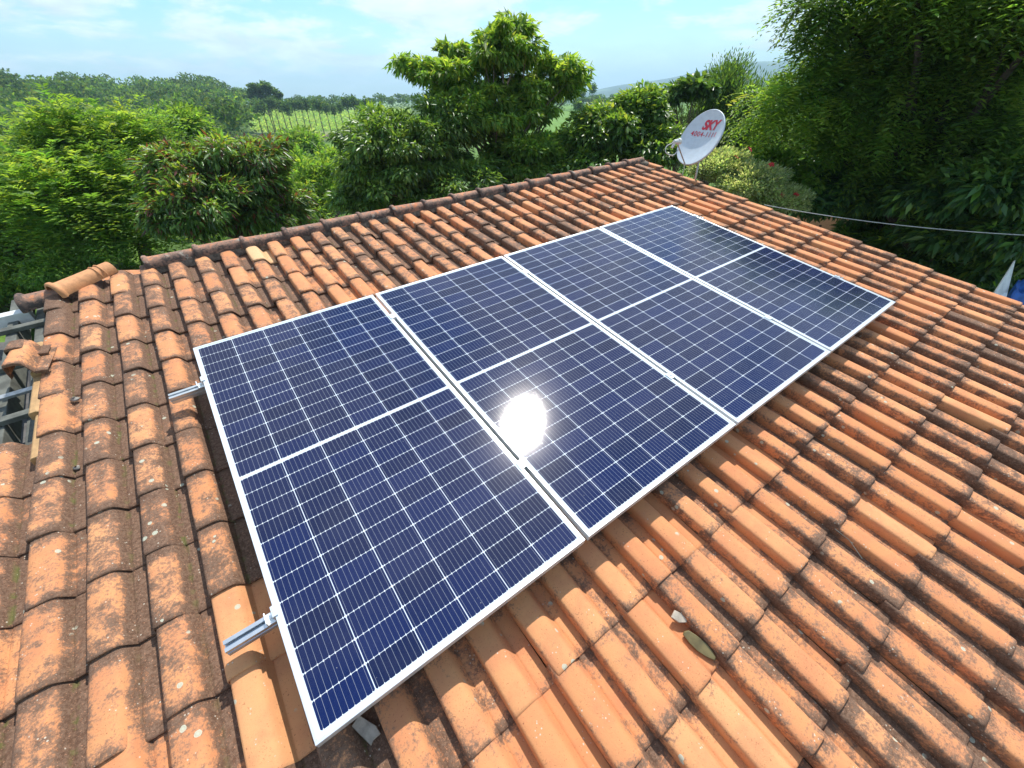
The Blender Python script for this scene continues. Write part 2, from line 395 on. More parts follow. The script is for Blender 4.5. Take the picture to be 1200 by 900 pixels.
def mixcol(n, cols, jit=.15):
    cols = np.array(cols); c = cols[rng.integers(0, len(cols), n)]; return c*(1+rng.normal(0, jit, (n, 1)))*(1+rng.normal(0, jit*.4, (n, 3)))
rows = []
for d in np.arange(176, 262, 2.0):
    ph = np.arange(-27.3, -11, .22); ph = ph+rng.normal(0, .05, len(ph))
    rows.append(np.stack([np.full_like(ph, d+rng.normal(0, .1)), ph], 1))
rows = np.concatenate(rows); pc = hpt(rows[:, 0], rows[:, 1]); pc[:, 2] += .45
n = len(pc); k = 3; pc = np.repeat(pc, k, 0)+rng.normal(0, .35, (n*k, 3))*[1, 1, .4]
leaves('field_crop', pc, rdir(n*k)+[0, 0, .8], rdir(n*k), .9, .7, np.clip(mixcol(n*k, [(.24, .38, .12), (.30, .42, .16)]), 0, 1), M_farleaf)
tag(bpy.data.objects['field_crop'], 'low green crop growing in rows on the far field', 'crop', kind='stuff')

# ------------------------------------------------------------------ trees
PAL = dict(
 bright=[(.125, .24, .045), (.10, .21, .04), (.165, .28, .05), (.085, .18, .035)],
 yellow=[(.19, .30, .05), (.24, .34, .06), (.14, .25, .045)],
 mid=[(.09, .18, .035), (.115, .215, .04), (.14, .245, .05)],
 dark=[(.055, .12, .03), (.07, .145, .036), (.042, .095, .026)],
 pale=[(.25, .33, .18), (.32, .39, .25), (.18, .26, .12)],
 bluegreen=[(.055, .13, .05), (.07, .165, .06), (.042, .10, .04)],
 brown=[(.14, .055, .03), (.10, .04, .03), (.20, .09, .05)],
 far=[(.055, .12, .045), (.075, .15, .05), (.045, .10, .04), (.10, .155, .055)])
def col(n, mixd):
    ks = list(mixd); w = np.array([mixd[k] for k in ks]); w = w/w.sum(); pick = rng.choice(len(ks), n, p=w)
    out = np.zeros((n, 3))
    for i, kk in enumerate(ks):
        m = pick == i; out[m] = mixcol(m.sum(), PAL[kk])
    return np.clip(out, .005, .9)
def crown_of(px, py, d, rx, ry, depth_f=.85):
    """ellipsoid whose outline spans rx, ry reference pixels at distance d"""
    c = P(px, py, d); s = depth(c)/F; return [*c, rx*s, rx*s*depth_f, ry*s*.84]
def make_tree(name, label, cat, crowns, nclump, per, leaf, mixd, mat=None, group=None, kind='broad', trunk_r=.12, clump_r=.35, top_mix=None, base=None, bark=None, droop=.3, shell=.55, limbs=True, flat=.62, cmix=None):
    crowns = np.array(crowns, float); w = (crowns[:, 3]*crowns[:, 5]); w = w/w.sum()
    c0 = (crowns[:, :3]*w[:, None]).sum(0)
    if base is None: base = np.array([c0[0], c0[1], 0])
    base = np.array([base[0], base[1], gz([base[0], base[1], 0])-.1])
    root = empty(name, base, label, cat, group)
    k = rng.choice(len(crowns), nclump, p=w)
    u = rdir(nclump); r = shell+(1-shell)*rng.random(nclump)**.6
    low = u[:, 2] < -.35; u[low, 2] *= .5
    q = crowns[k]; cc = q[:, :3]+u*r[:, None]*q[:, 3:6]
    rc = clump_r*(.6+.8*rng.random(nclump))
    # leaves
    n = nclump*per; ci = np.repeat(np.arange(nclump), per)
    v = rdir(n); rr = rng.random(n)**.45
    pos = cc[ci]+v*(rr*rc[ci])[:, None]*[1, 1, flat]
    outw = u[ci]*.5+v*.8; outw[:, 2] -= droop
    ax = outw+rng.normal(0, .35, (n, 3)); nr = np.array([0, 0, 1.])+rng.normal(0, .45, (n, 3))+v*.35
    tint = col(n, mixd)
    ctint = (.82+.36*rng.random(nclump)); tint = tint*ctint[ci][:, None]
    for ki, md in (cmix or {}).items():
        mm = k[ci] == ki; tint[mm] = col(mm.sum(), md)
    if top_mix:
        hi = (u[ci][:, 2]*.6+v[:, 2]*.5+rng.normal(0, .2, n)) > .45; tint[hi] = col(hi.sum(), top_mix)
    ln, wd = leaf; s = .5+.95*rng.random(n)
    if kind == 'pinnate':                                  # sprays of leaflets along a drooping stalk
        m = 11; nf = n//m; f0 = pos[:nf]; perm = rng.permutation(n)[:nf]; f0 = pos[perm]; fa = ax[perm]; fa /= np.linalg.norm(fa, axis=1, keepdims=True)
        tt = np.linspace(0, 1, m); flen = ln*m*.33
        P3 = f0[:, None]+fa[:, None]*(tt*flen)[None, :, None]+np.array([0, 0, -1.])*(tt**2*flen*.55)[None, :, None]
        sd_ = np.cross(fa, [0, 0, 1.]); sd_ /= np.linalg.norm(sd_, axis=1, keepdims=True)+1e-9
        sg = np.where(np.arange(m) % 2, 1., -1.)
        pos = (P3+sd_[:, None]*sg[None, :, None]*ln*.45).reshape(-1, 3)
        ax = (sd_[:, None]*sg[None, :, None]+fa[:, None]*.6+rng.normal(0, .12, (nf, m, 3))).reshape(-1, 3)
        nr = np.array([0, 0, 1.])+rng.normal(0, .3, (nf*m, 3)); tint = np.repeat(tint[perm], m, 0); s = np.repeat(s[perm], m)
    leaves('crown', pos-base, ax, nr, ln*s, wd*s, tint, mat or M_leaf, root)
    # trunk and limbs
    mb = MB(); top = c0-base; top = top*[1, 1, .80]; hh = top[2]
    p1 = np.array([top[0]*.4+rng.normal(0, .1), top[1]*.4+rng.normal(0, .1), hh*.45])
    mb.tube([(0, 0, 0), (0.03, 0, hh*.18), p1, top], [trunk_r*1.35, trunk_r, trunk_r*.85, trunk_r*.35], 9)
    if limbs:
        fork = p1
        for i in rng.permutation(nclump)[:min(46, nclump)]:
            e = cc[i]-base; st = p1+(top-p1)*rng.random()*.9; md = (st+e)/2+rng.normal(0, .12, 3)*np.linalg.norm(e-st)*.5+[0, 0, .06]
            mb.tube([st, md, e], [trunk_r*.36, trunk_r*.2, trunk_r*.06], 5, cap=False)
    mb.build('trunk', bark or M_bark, root, smooth=True)
    return root

# --- left side
make_tree('feathery_tree', 'bright green feathery tree rising left of the dark mango tree', 'tree',
  [crown_of(120, 205, 15, 70, 62), crown_of(75, 250, 14, 60, 60), crown_of(160, 250, 14.5, 62, 62), crown_of(95, 165, 15.5, 44, 34), crown_of(158, 160, 15.5, 34, 28), crown_of(72, 150, 15, 14, 24)],
  300, 190, (.13, .045), dict(bright=.75, yellow=.25), clump_r=.42, trunk_r=.16, top_mix=dict(yellow=.5, bright=.5), droop=-.45, kind='pinnate', flat=1.15)
make_tree('feathery_tree', 'dull green bushy tree at the left edge below the wooded hill', 'tree',
  [crown_of(10, 205, 18, 58, 45), crown_of(20, 262, 16, 66, 55), crown_of(-50, 240, 17, 60, 70)], 230, 150, (.14, .05), dict(mid=.75, bright=.25), clump_r=.5, trunk_r=.18, kind='pinnate', flat=1.0, droop=-.3)
make_tree('domed_tree', 'round domed pale green tree behind the mango tree', 'tree',
  [crown_of(205, 152, 24, 40, 22), crown_of(190, 185, 24, 52, 32)], 110, 170, (.20, .075), dict(bright=.6, mid=.4), clump_r=.65, trunk_r=.16)
make_tree('mango_tree', 'dark mango tree with reddish brown young leaves left of the centre', 'tree',
  [crown_of(262, 215, 12.5, 66, 55), crown_of(235, 245, 12, 60, 52), crown_of(305, 245, 12.5, 52, 50), crown_of(215, 200, 12.5, 36, 36), crown_of(290, 185, 12.6, 52, 28)],
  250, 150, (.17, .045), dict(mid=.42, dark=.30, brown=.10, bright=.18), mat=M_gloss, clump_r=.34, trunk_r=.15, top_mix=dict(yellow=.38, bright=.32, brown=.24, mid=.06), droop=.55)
make_tree('leafy_bush', 'bright green bush filling the gap behind the ridge left of centre', 'bush',
  [crown_of(370, 225, 17, 42, 42), crown_of(345, 250, 16, 40, 30), crown_of(395, 205, 20, 36, 32)], 130, 150, (.15, .06), dict(bright=.7, yellow=.3), clump_r=.42, trunk_r=.08)
make_tree('leafy_bush', 'olive green rounded bush below the far crop field', 'bush',
  [crown_of(352, 178, 42, 30, 22), crown_of(330, 200, 34, 34, 24)], 130, 110, (.35, .16), dict(mid=.4, bright=.6), clump_r=.85, trunk_r=.12)
make_tree('leafy_bush', 'grey leaved bush in the dip before the field', 'bush',
  [crown_of(356, 163, 55, 17, 9)], 30, 90, (.35, .14), dict(pale=1.), clump_r=.7, trunk_r=.08)
make_tree('leafy_bush', 'small pale shrub low at the left behind the roof edge', 'bush',
  [crown_of(72, 318, 13, 34, 20), crown_of(120, 298, 13, 26, 12)], 60, 130, (.09, .04), dict(mid=.5, bright=.5), clump_r=.22, trunk_r=.04)
make_tree('leafy_bush', 'low light green shrub at the far left beside the grey roof', 'bush',
  [crown_of(10, 335, 15, 42, 16)], 60, 130, (.10, .045), dict(bright=.5, yellow=.5), clump_r=.28, trunk_r=.04)
# --- centre
make_tree('dark_leafy_tree', 'dense dark green glossy tree behind the middle of the ridge', 'tree',
  [crown_of(480, 185, 11.5, 76, 56), crown_of(455, 225, 11, 62, 42), crown_of(535, 225, 11, 66, 44), crown_of(440, 160, 11.8, 42, 34), crown_of(520, 150, 11.8, 52, 34)],
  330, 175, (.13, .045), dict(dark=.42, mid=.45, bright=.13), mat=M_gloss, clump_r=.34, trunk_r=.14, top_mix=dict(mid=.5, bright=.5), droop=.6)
av = make_tree('tall_open_tree', 'tall open crowned light green tree standing above the ridge', 'tree',
  [crown_of(590, 62, 12.6, 46, 38), crown_of(540, 98, 12.4, 50, 32), crown_of(640, 102, 12.8, 46, 34), crown_of(600, 36, 12.6, 26, 15), crown_of(664, 82, 12.8, 22, 16), crown_of(502, 88, 12.3, 26, 15), crown_of(472, 76, 12.3, 8, 9), crown_of(575, 134, 12.5, 78, 36), crown_of(612, 120, 12.6, 50, 34), crown_of(530, 64, 12.5, 22, 13)],
  290, 115, (.17, .06), dict(bright=.5, yellow=.45, mid=.05), clump_r=.245, trunk_r=.13, top_mix=dict(yellow=.6, bright=.4), droop=.55, shell=.3, bark=M_barkpale, base=P(590, 190, 12.6))  # yellower leaf tints paint in the light passing through the crown
make_tree('leafy_bush', 'light green bush under the tall open tree', 'bush',
  [crown_of(615, 190, 12, 50, 32), crown_of(650, 180, 13, 34, 26)], 120, 150, (.14, .055), dict(bright=.6, mid=.4), clump_r=.3, trunk_r=.08, top_mix=dict(yellow=.4, bright=.6), droop=.5)
make_tree('glossy_tree', 'glossy round leaved tree between the tall tree and satellite dish', 'tree',
  [crown_of(720, 155, 13, 52, 38), crown_of(692, 170, 12.5, 34, 26), crown_of(680, 195, 12, 40, 16), crown_of(755, 140, 13.5, 34, 34), crown_of(765, 175, 13, 40, 30), crown_of(745, 122, 13.6, 24, 14)],
  230, 150, (.15, .07), dict(dark=.35, mid=.45, bright=.2), mat=M_gloss, clump_r=.34, trunk_r=.12, top_mix=dict(bright=.6, yellow=.4), droop=.4)
make_tree('dark_conifer', 'dark narrow tree with upright shoots behind the dish', 'tree',
  [crown_of(835, 140, 19, 36, 55), crown_of(875, 150, 18, 40, 56), crown_of(850, 105, 19.5, 22, 26), crown_of(800, 165, 18, 30, 36)],
  200, 200, (.13, .035), dict(dark=1.), mat=M_gloss, clump_r=.42, trunk_r=.16, droop=-.6, flat=1.3, top_mix=dict(dark=.6, mid=.4))
make_tree('leafy_bush', 'thin dark bush with round leaves poking up left of the dark narrow tree', 'bush',
  [crown_of(815, 105, 17, 20, 16), crown_of(790, 112, 17, 16, 12)], 36, 70, (.22, .13), dict(dark=.6, mid=.4), mat=M_gloss, clump_r=.3, trunk_r=.05, shell=.2)
# --- right side
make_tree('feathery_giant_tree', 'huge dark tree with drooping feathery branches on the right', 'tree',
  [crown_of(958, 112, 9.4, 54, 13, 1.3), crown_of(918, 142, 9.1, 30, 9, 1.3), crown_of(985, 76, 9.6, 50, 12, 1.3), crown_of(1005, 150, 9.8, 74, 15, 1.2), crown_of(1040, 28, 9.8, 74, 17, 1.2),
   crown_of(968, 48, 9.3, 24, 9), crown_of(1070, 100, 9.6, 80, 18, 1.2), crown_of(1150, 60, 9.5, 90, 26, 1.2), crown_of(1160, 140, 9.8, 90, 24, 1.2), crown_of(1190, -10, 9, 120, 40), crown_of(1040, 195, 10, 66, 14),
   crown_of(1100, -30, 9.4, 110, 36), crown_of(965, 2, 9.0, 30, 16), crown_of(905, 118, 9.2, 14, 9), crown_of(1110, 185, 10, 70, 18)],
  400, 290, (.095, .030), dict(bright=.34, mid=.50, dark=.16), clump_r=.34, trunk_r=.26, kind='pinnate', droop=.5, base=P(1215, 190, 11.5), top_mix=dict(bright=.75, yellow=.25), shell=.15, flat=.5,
  cmix={0: dict(bright=.5, yellow=.5), 1: dict(yellow=.8, bright=.2), 2: dict(bright=.7, yellow=.3), 3: dict(bright=.4, mid=.6), 13: dict(yellow=1.), 8: dict(dark=.6, mid=.4), 10: dict(dark=.5, mid=.5), 14: dict(dark=.6, mid=.4), 7: dict(mid=.6, dark=.4), 12: dict(dark=.7, mid=.3)}, bark=M_barkdark)  # cmix paints sunlit sprays on the left and a shaded interior
make_tree('shade_tree', 'dark leaved tree filling the right edge behind the roof', 'tree',
  [crown_of(1150, 190, 12.5, 90, 60), crown_of(1060, 200, 13, 80, 52), crown_of(1220, 150, 12, 80, 110), crown_of(1010, 235, 13, 70, 26), crown_of(1150, 255, 12.5, 80, 36), crown_of(1000, 160, 13.5, 70, 40), crown_of(1120, 100, 13, 100, 50), crown_of(1050, 60, 14, 60, 40)], 470, 150, (.15, .06), dict(dark=.5, bluegreen=.5), clump_r=.42, trunk_r=.18, droop=.4)
make_tree('glossy_shrub', 'dark blue green shrub with rosettes below the giant tree', 'bush',
  [crown_of(970, 215, 10.5, 50, 26), crown_of(1010, 225, 10, 50, 26), crown_of(940, 235, 9.5, 40, 18)], 150, 130, (.14, .05), dict(bluegreen=.8, mid=.2), mat=M_gloss, clump_r=.26, trunk_r=.06, limbs=False)
make_tree('glossy_shrub', 'broad dark shrub with pale tipped rosettes at the right edge', 'bush',
  [crown_of(1110, 225, 9.5, 60, 30), crown_of(1170, 215, 9, 56, 40), crown_of(1060, 232, 10, 40, 22), crown_of(1180, 270, 9, 40, 22), crown_of(1120, 275, 9.6, 50, 16), crown_of(1190, 300, 9.5, 30, 14), crown_of(1095, 290, 11, 60, 14), crown_of(1135, 312, 10.5, 36, 12), crown_of(1150, 318, 12, 50, 14), crown_of(1030, 278, 12, 50, 12)], 340, 120, (.16, .055), dict(bluegreen=.75, mid=.25), mat=M_gloss, clump_r=.27, trunk_r=.07, top_mix=dict(mid=.7, bright=.3), limbs=False)
make_tree('pale_shrub', 'pale small leaved shrub beyond the roof verge under the dish', 'bush',
  [crown_of(848, 198, 8.3, 34, 20), crown_of(880, 214, 8, 40, 22), crown_of(912, 236, 8, 36, 16), crown_of(838, 186, 8.3, 16, 10)], 210, 230, (.05, .022), dict(pale=1.), clump_r=.16, trunk_r=.04, droop=-.3)
hib = make_tree('hibiscus_bush', 'hibiscus bush with red flowers behind the pale shrub', 'bush',
  [crown_of(900, 200, 9.4, 36, 26), crown_of(930, 215, 9.2, 26, 22)], 70, 90, (.09, .055), dict(mid=.6, bright=.4), clump_r=.2, trunk_r=.04)
for i, (px, py) in enumerate([(879, 175), (863, 184), (904, 193), (916, 229), (933, 228)]):
    c = P(px, py, 7.7 if i < 70 else 8.0); mb = MB()
    for k in range(5):
        q = k*2*math.pi/5; a = np.array([math.cos(q), math.sin(q), 0]); b = np.array([-math.sin(q), math.cos(q), 0])
        mb.add([(0, 0, 0), a*.04+b*.025+[0, 0, .012], a*.062+[0, 0, -.006], a*.04-b*.025+[0, 0, .012]], [(0, 1, 2), (0, 2, 3)])
    mb.tube([(0, 0, 0), (0.004, .008, .04)], [.004, .003], 5)
    o = mb.build('flower', M_red, hib); o.location = Vector(c-np.array(hib.location)); o.rotation_euler = (rng.normal(.5, .4), rng.normal(-.4, .4), rng.random()*6); o.scale = (.75, .75, .75)
# bare branch lying at the top of the view
tw = MB()
pts = [P(1010, -60, 9), P(985, -15, 8.8), P(962, 10, 8.7), P(948, 28, 8.6)]
tw.tube(pts, [.03, .02, .012, .005], 6)

# slim trees in a row at the far field
def slim_tree_data(i):
    h = 9.2+rng.normal(0, .5); mb = MB(); mb.tube([(0, 0, 0), (.15, 0, h*.5), (0, .1, h*.93)], [.15, .12, .05], 6)
    return h, mb
protos = []
spx = [303, 311, 320, 326, 334, 341, 349, 357, 364, 371, 378, 387, 395, 403, 412, 420, 428, 436, 690, 702]
for i, px in enumerate(spx):
    d = 168+rng.normal(0, 6)+(20 if px > 600 else 0); phi = math.degrees(math.atan((px-600)/592.)); b = hpt(d, phi); b[2] = gz(b)
    if i < 4:
        root = empty('slim_tree', b); h, mb = slim_tree_data(i); mb.build('trunk', M_bark, root, smooth=True)
        n = 420; ca = rdir(n)*(rng.random((n, 1))**.4)*[1.5, 1.5, 1.7]*(1+.3*np.sin(np.arange(n)[:, None]*.7))+[0, 0, h-1.7]; 
        leaves('crown', ca, rdir(n), rdir(n), .6, .4, col(n, dict(far=.8, dark=.2)), M_farleaf, root); protos.append(root)
    else:
        s_ = protos[i % 4]; root = s_.copy(); COL.objects.link(root)
        for ch in s_.children:
            c = ch.copy(); COL.objects.link(c); c.parent = root
        root.location = b; root.rotation_euler = (0, 0, rng.random()*6)
        k = .88+.2*rng.random(); root.scale = (k, k, k)
    tag(root, 'slim bare trunked tree in the row along the far crop field', 'tree', 'slim trees in a row along the far field')

# distant woods: one mass
def wood_mass(name, label, spots, hgt, rad_, per, leafsz, mixd):
    allp = []; allt = []
    for (d, ph) in spots:
        b = hpt(d, ph); q_ = rng.random()**1.6; h = hgt*(.72+.62*q_); r = rad_*(.6+.75*q_)
        m = 6; sub = rdir(m)*[r*.6, r*.6, h*.18]+[0, 0, h*.68]
        k = rng.integers(0, m, per); v = rdir(per); v[:, 2] = np.abs(v[:, 2])*.9-.15
        p = b+sub[k]+v*(rng.random((per, 1))**.25)*[r*.55, r*.55, h*.26]
        lowr = rng.random(per) < .12; p[lowr, 2] = b[2]+rng.random(lowr.sum())*h*.6
        allp.append(p); allt.append(col(per, mixd)*(.75+.5*rng.random()))
    p = np.concatenate(allp); n = len(p)
    o = leaves(name, p, rdir(n), rdir(n)+[0, 0, .8], leafsz*(.6+.8*rng.random(n)), leafsz*.65, np.concatenate(allt), M_farleaf)
    return tag(o, label, 'wood', kind='stuff')
sp = []
for d in np.arange(95, 330, 7.5):
    stp = np.degrees(6.0/d); ph = np.arange(-56, -27.6-(2 if d < 150 else 0), stp); ph = ph+rng.normal(0, stp*.3, len(ph)); sp += [(d+rng.normal(0, 2.5), q) for q in ph if rng.random() < .72]
print('wood crowns', len(sp))
wood_mass('hillside_wood', 'dense wood covering the hillside on the left horizon', sp, 8.5, 4.8, 330, .95, dict(far=.8, mid=.2))
sp = [(268+rng.random()*30, ph) for ph in np.arange(-30, -8, .75)]+[(300+rng.random()*40, ph) for ph in np.arange(-30, -6, .9)]
wood_mass('field_edge_wood', 'line of dark trees along the far edge of the crop field', sp, 6.2, 4.0, 300, .9, dict(far=.7, dark=.3))
sp = [(250+rng.random()*40, ph) for ph in np.arange(4, 19, .8)]+[(330+rng.random()*60, ph) for ph in np.arange(2, 34, .9)]
wood_mass('valley_wood', 'dark line of trees beyond the meadow right of the tall tree', sp, 6.0, 4.2, 300, .9, dict(far=.7, dark=.3))
sp = [(60+rng.random()*70, ph) for ph in np.arange(-27, -16, 1.3)]+[(38+rng.random()*20, ph) for ph in np.arange(-50, -12, 2.2)]
wood_mass('valley_undergrowth', 'green bushes massed in the valley before the far field', sp, 3.6, 2.6, 420, .55, dict(bright=.6, mid=.4))
sp = [(45+rng.random()*30, ph) for ph in np.arange(15, 48, 1.8)]
wood_mass('right_undergrowth', 'dark woodland mass deep behind the satellite dish and the giant tree', sp, 5.6, 3.4, 700, .45, dict(dark=.5, mid=.5))
# two odd trees in front of the hillside wood
make_tree('rounded_wood_tree', 'round dark green tree at the left end of the crop field', 'tree',
  [crown_of(268, 130, 150, 14, 10), crown_of(260, 145, 150, 15, 10)], 90, 70, (.7, .5), dict(far=1.), mat=M_farleaf, clump_r=1.3, trunk_r=.15)
make_tree('tall_wood_tree', 'large domed tree standing above the row of slim trees', 'tree',
  [crown_of(306, 103, 175, 11, 6), crown_of(318, 113, 175, 12, 7), crown_of(300, 113, 175, 9, 8)], 90, 70, (.7, .5), dict(far=1.), mat=M_farleaf, clump_r=1.2, trunk_r=.15)
make_tree('meadow_tree', 'small lone round tree on the meadow right of the tall open tree', 'tree',
  [crown_of(679, 125, 120, 5, 5)], 14, 60, (.6, .4), dict(far=.7, bright=.3), mat=M_farleaf, clump_r=.7, trunk_r=.12)

# grass and leaf litter round the house
n = 26000; d = 13+rng.random(n)**.8*34; ph = rng.uniform(-54, 54, n); p = hpt(d, ph); p[:, 2] += .06
leaves('ground_plants', p, rng.normal(0, .5, (n, 3))+[0, 0, .7], rdir(n), .10+.12*rng.random(n), .04, col(n, dict(bright=.3, mid=.5, dark=.2)), M_leaf)
tag(bpy.data.objects['ground_plants'], 'rough grass and weeds covering the yard behind the house', 'grass', kind='stuff')

# ------------------------------------------------------------------ house
house = empty('tiled_house', label='house with a weathered orange clay tile roof carrying the solar panels', cat='house', matrix=ROOF)
PU, PV, U0, V0 = .178, .3155, -.734, -.803
HC = .204                                              # channel depth below the glass
prof = np.array([(-.001, .001), (-.003, .026), (-.002, .052), (.001, .0600), (.007, .0640), (.026, .0660), (.056, .0660), (.074, .0640), (.085, .0585), (.094, .047), (.103, .031), (.111, .017), (.117, .0085), (.122, .0110), (.128, .0115), (.150, .0105), (.174, .0085), (.180, .0085)])
def tile_unit():
    yl = [0, .06, .15, .25, .335, .350, .357, .360]; drop = [0, 0, 0, 0, 0, .0005, .002, .005]
    xs, zs = prof[:, 0], prof[:, 1]; nx = len(xs); V = []; pl = []
    for y_, dp in zip(yl, drop):
        for x, z in zip(xs, zs):
            V.append((x, -(y_), z-dp+.016*y_/.36)); pl.append((max(0, x)/.18, y_/.36, 0))
    for x, z in zip(xs, zs):                           # underside of the lip
        V.append((x+.001, -.3595, z-.0145+.016)); pl.append((max(0, x)/.18, 1, 0))
    for x, z in zip(xs, zs):
        V.append((x+.001, -.30, z-.0145+.0135)); pl.append((max(0, x)/.18, 1, 0))
    Fq = []; R = len(yl)+2
    for r in range(R-1):
        for k in range(nx-1):
            a = r*nx+k; Fq.append((a, a+nx, a+nx+1, a+1))
    return np.array(V), np.array(pl), np.array(Fq)
TV, TP, TF = tile_unit()
def tile_field(name, cells, slope_sign=1, oz=-HC):
    Vs = []; Fs = []; T = []; Pl = []; k = 0
    for (x, y, tint, dirt) in cells:
        V = TV.copy(); a = rng.normal(0, .0105); sx = 1+rng.normal(0, .012)
        V[:, 0] = (V[:, 0]-.09)*sx+.09; V = V@np.array([[math.cos(a), math.sin(a), 0], [-math.sin(a), math.cos(a), 0], [0, 0, 1]])
        V[:, 2] += V[:, 0]*rng.normal(0, .012)+V[:, 1]*rng.normal(0, .006)+abs(rng.normal(0, .0016))
        sag = .006*math.sin(x*1.3+.6)*math.sin(y*1.1)+.003*math.sin(x*4.1+y*2.)
        Vs.append(V+[x+rng.normal(0, .0022), y+rng.normal(0, .004)-(.012 if rng.random() < .02 else 0), oz+sag]); Fs.append(TF+k); k += len(V)
        T.append(np.tile([[tint, dirt, rng.random()]], (len(V), 1))); Pl.append(TP)
    return npmesh(name, np.concatenate(Vs), np.concatenate(Fs), MT, house, smooth=True, attrs={'tile': np.concatenate(T), 'place': np.concatenate(Pl)})
cells = []
for r in range(-1, 18):
    for c in range(-4, 36):
        x = U0+c*PU; v_lip = V0+r*PV; y = -(v_lip-.36)
        if c < 0 and not (r >= 4): continue
        if r >= 4 and c < -3: continue
        u = x+.09; v = v_lip-.15
        tint = float(np.clip(rng.beta(2.2, 2.6), 0, .9))
        dirt = .42
        if u < .4: dirt = .585
        if v < -.1: dirt = .48 if u > .4 else .56
        if u > .2 and v > 1.9: dirt = .31
        if u > .2 and v > 2.7: dirt = .39
        if u > 3.2 and v > 1.2: dirt = .44
        if u > 4.4: dirt = .46
        dirt += rng.normal(0, .11)
        if rng.random() < .03: dirt -= .25
        # replaced, cleaner tiles seen in the photo
        if (c, r) in ((3, 8), (3, 9)): tint, dirt = .9, .05
        if (c, r) == (26, 9): tint, dirt = 1., .1
        if (c, r) == (7, -1): tint, dirt = 1., .12
        if (c, r) == (17, 12): tint, dirt = .88, .12
        cells.append((x, y, tint, dirt))
slope = tile_field('roof_tiles', cells)
# smooth shading only along the profile: keep the lip crisp
m = slope.modifiers.new('split', 'EDGE_SPLIT'); m.split_angle = rad(38)
# rear slope
rear = MB(); pr = []
for c in range(37):
    for (x, z) in prof[:-2:1]: pr.append((U0+c*PU+x, z))
vs = [(x, 1.50, z-HC-.01) for x, z in pr]+[(x, 5.2, z-HC-.01-1.75) for x, z in pr]; nn_ = len(pr)
rear.add(vs, [(i, i+1, nn_+i+1, nn_+i) for i in range(nn_-1)]); rear.build('rear_roof_slope', MTL, house)
# structure of the house under the tiles
up_l = RW.T @ np.array([0, 0, 1.])                     # world up in roof coordinates
wl = MB()
def wallpoly(mb, pts, nrm, th, low=-3.6):
    n = len(pts); top = [np.array(p, float) for p in pts]; bot = [p+up_l*((-H0+.0)-(RW@p)[2]) for p in top]
    off = np.array(nrm)*th
    vs = top+bot+[p+off for p in top]+[p+off for p in bot]
    fs = []
    for i in range(n-1): fs += [(i, i+1, n+i+1, n+i), (2*n+i+1, 2*n+i, 3*n+i, 3*n+i+1), (i+1, i, 2*n+i, 2*n+i+1)]
    fs += [(0, n, 3*n, 2*n), (n-1, 3*n-1, 4*n-1, 2*n-1)]
    mb.add(vs, fs)
wallpoly(wl, [(5.40, -3.9, -.30), (5.40, 1.5, -.30), (5.40, 4.6, -1.75)], (-1, 0, 0), .14)
wl.build('gable_wall', M_wall, house)
wl = MB(); wallpoly(wl, [(-.60, -3.9, -.30), (-.60, 1.5, -.30), (-.60, 4.6, -1.75)], (1, 0, 0), .14); wl.build('gable_wall', M_wall, house)
wl = MB(); wallpoly(wl, [(-.62, -4.0, -.32), (5.42, -4.0, -.32)], (0, 1, 0), .14); wl.build('eave_wall', M_wall, house)
wl = MB(); wallpoly(wl, [(-.62, 4.7, -1.80), (5.42, 4.7, -1.80)], (0, -1, 0), .14); wl.build('eave_wall', M_wall, house)
# rough ribbed bricks closing the gap under the left edge
rb = MB()
for i in range(11):
    y1 = .62-i*.085
    rb.box(-.775, -.715, y1-.076, y1, -.33, -.222)
    for k in range(4): rb.box(-.782, -.775, y1-.072+k*.018, y1-.062+k*.018, -.33, -.224)
rb.build('brick_edge', M_redclay, house)
for y in [1.16, .72, .215]:
    MB().box(-1.12, -.56, y-.022, y+.022, -.245, -.215).build('batten', M_wood, house, bevel=.003)
for (x, wdt) in [(-.96, .055), (-.82, .05)]:
    MB().box(x-wdt/2, x+wdt/2, -.30, 1.62, -.36, -.247).build('rafter', M_wood, house, bevel=.004)
MB().box(-1.16, -.74, .36, .395, -.205, -.190).build('metal_strip', M_steel, house)
MB().box(-1.15, -.86, 1.30, 1.36, -.28, -.20).build('fascia_board', M_white, house, bevel=.004)

# ridge caps
def cap_mesh(u0, u1, r=.061, mortar=False):
    mb = MB(); prof_t = []; sides = 14; secs = []
    Lc = u1-u0
    st = [(0, r*1.16), (.006, r*1.27), (.016, r*1.31), (.028, r*1.27), (.036, r*1.10), (.048, r*1.02), (Lc*.6, r*.97), (Lc+.02, r*.92)]
    vs = []; fs = []
    for inner in (0, 1):
        for (x, rr) in (st if not inner else st[::-1]):
            rr2 = rr-(.013 if inner else 0)
            for k in range(sides+1):
                q = math.pi*(k/sides)*1.0; vs.append((x, -rr2*1.02*math.cos(q), rr2*.82*math.sin(q)-.012*abs(math.cos(q))**6))
    ns = len(st)*2; s1 = sides+1
    for i in range(ns):
        for k in range(sides):
            j = (i+1) % ns; fs.append((i*s1+k, j*s1+k, j*s1+k+1, i*s1+k+1))
    for k in (0, sides): fs.append(tuple((i*s1+k) for i in range(ns)))
    mb.add(vs, fs); return mb
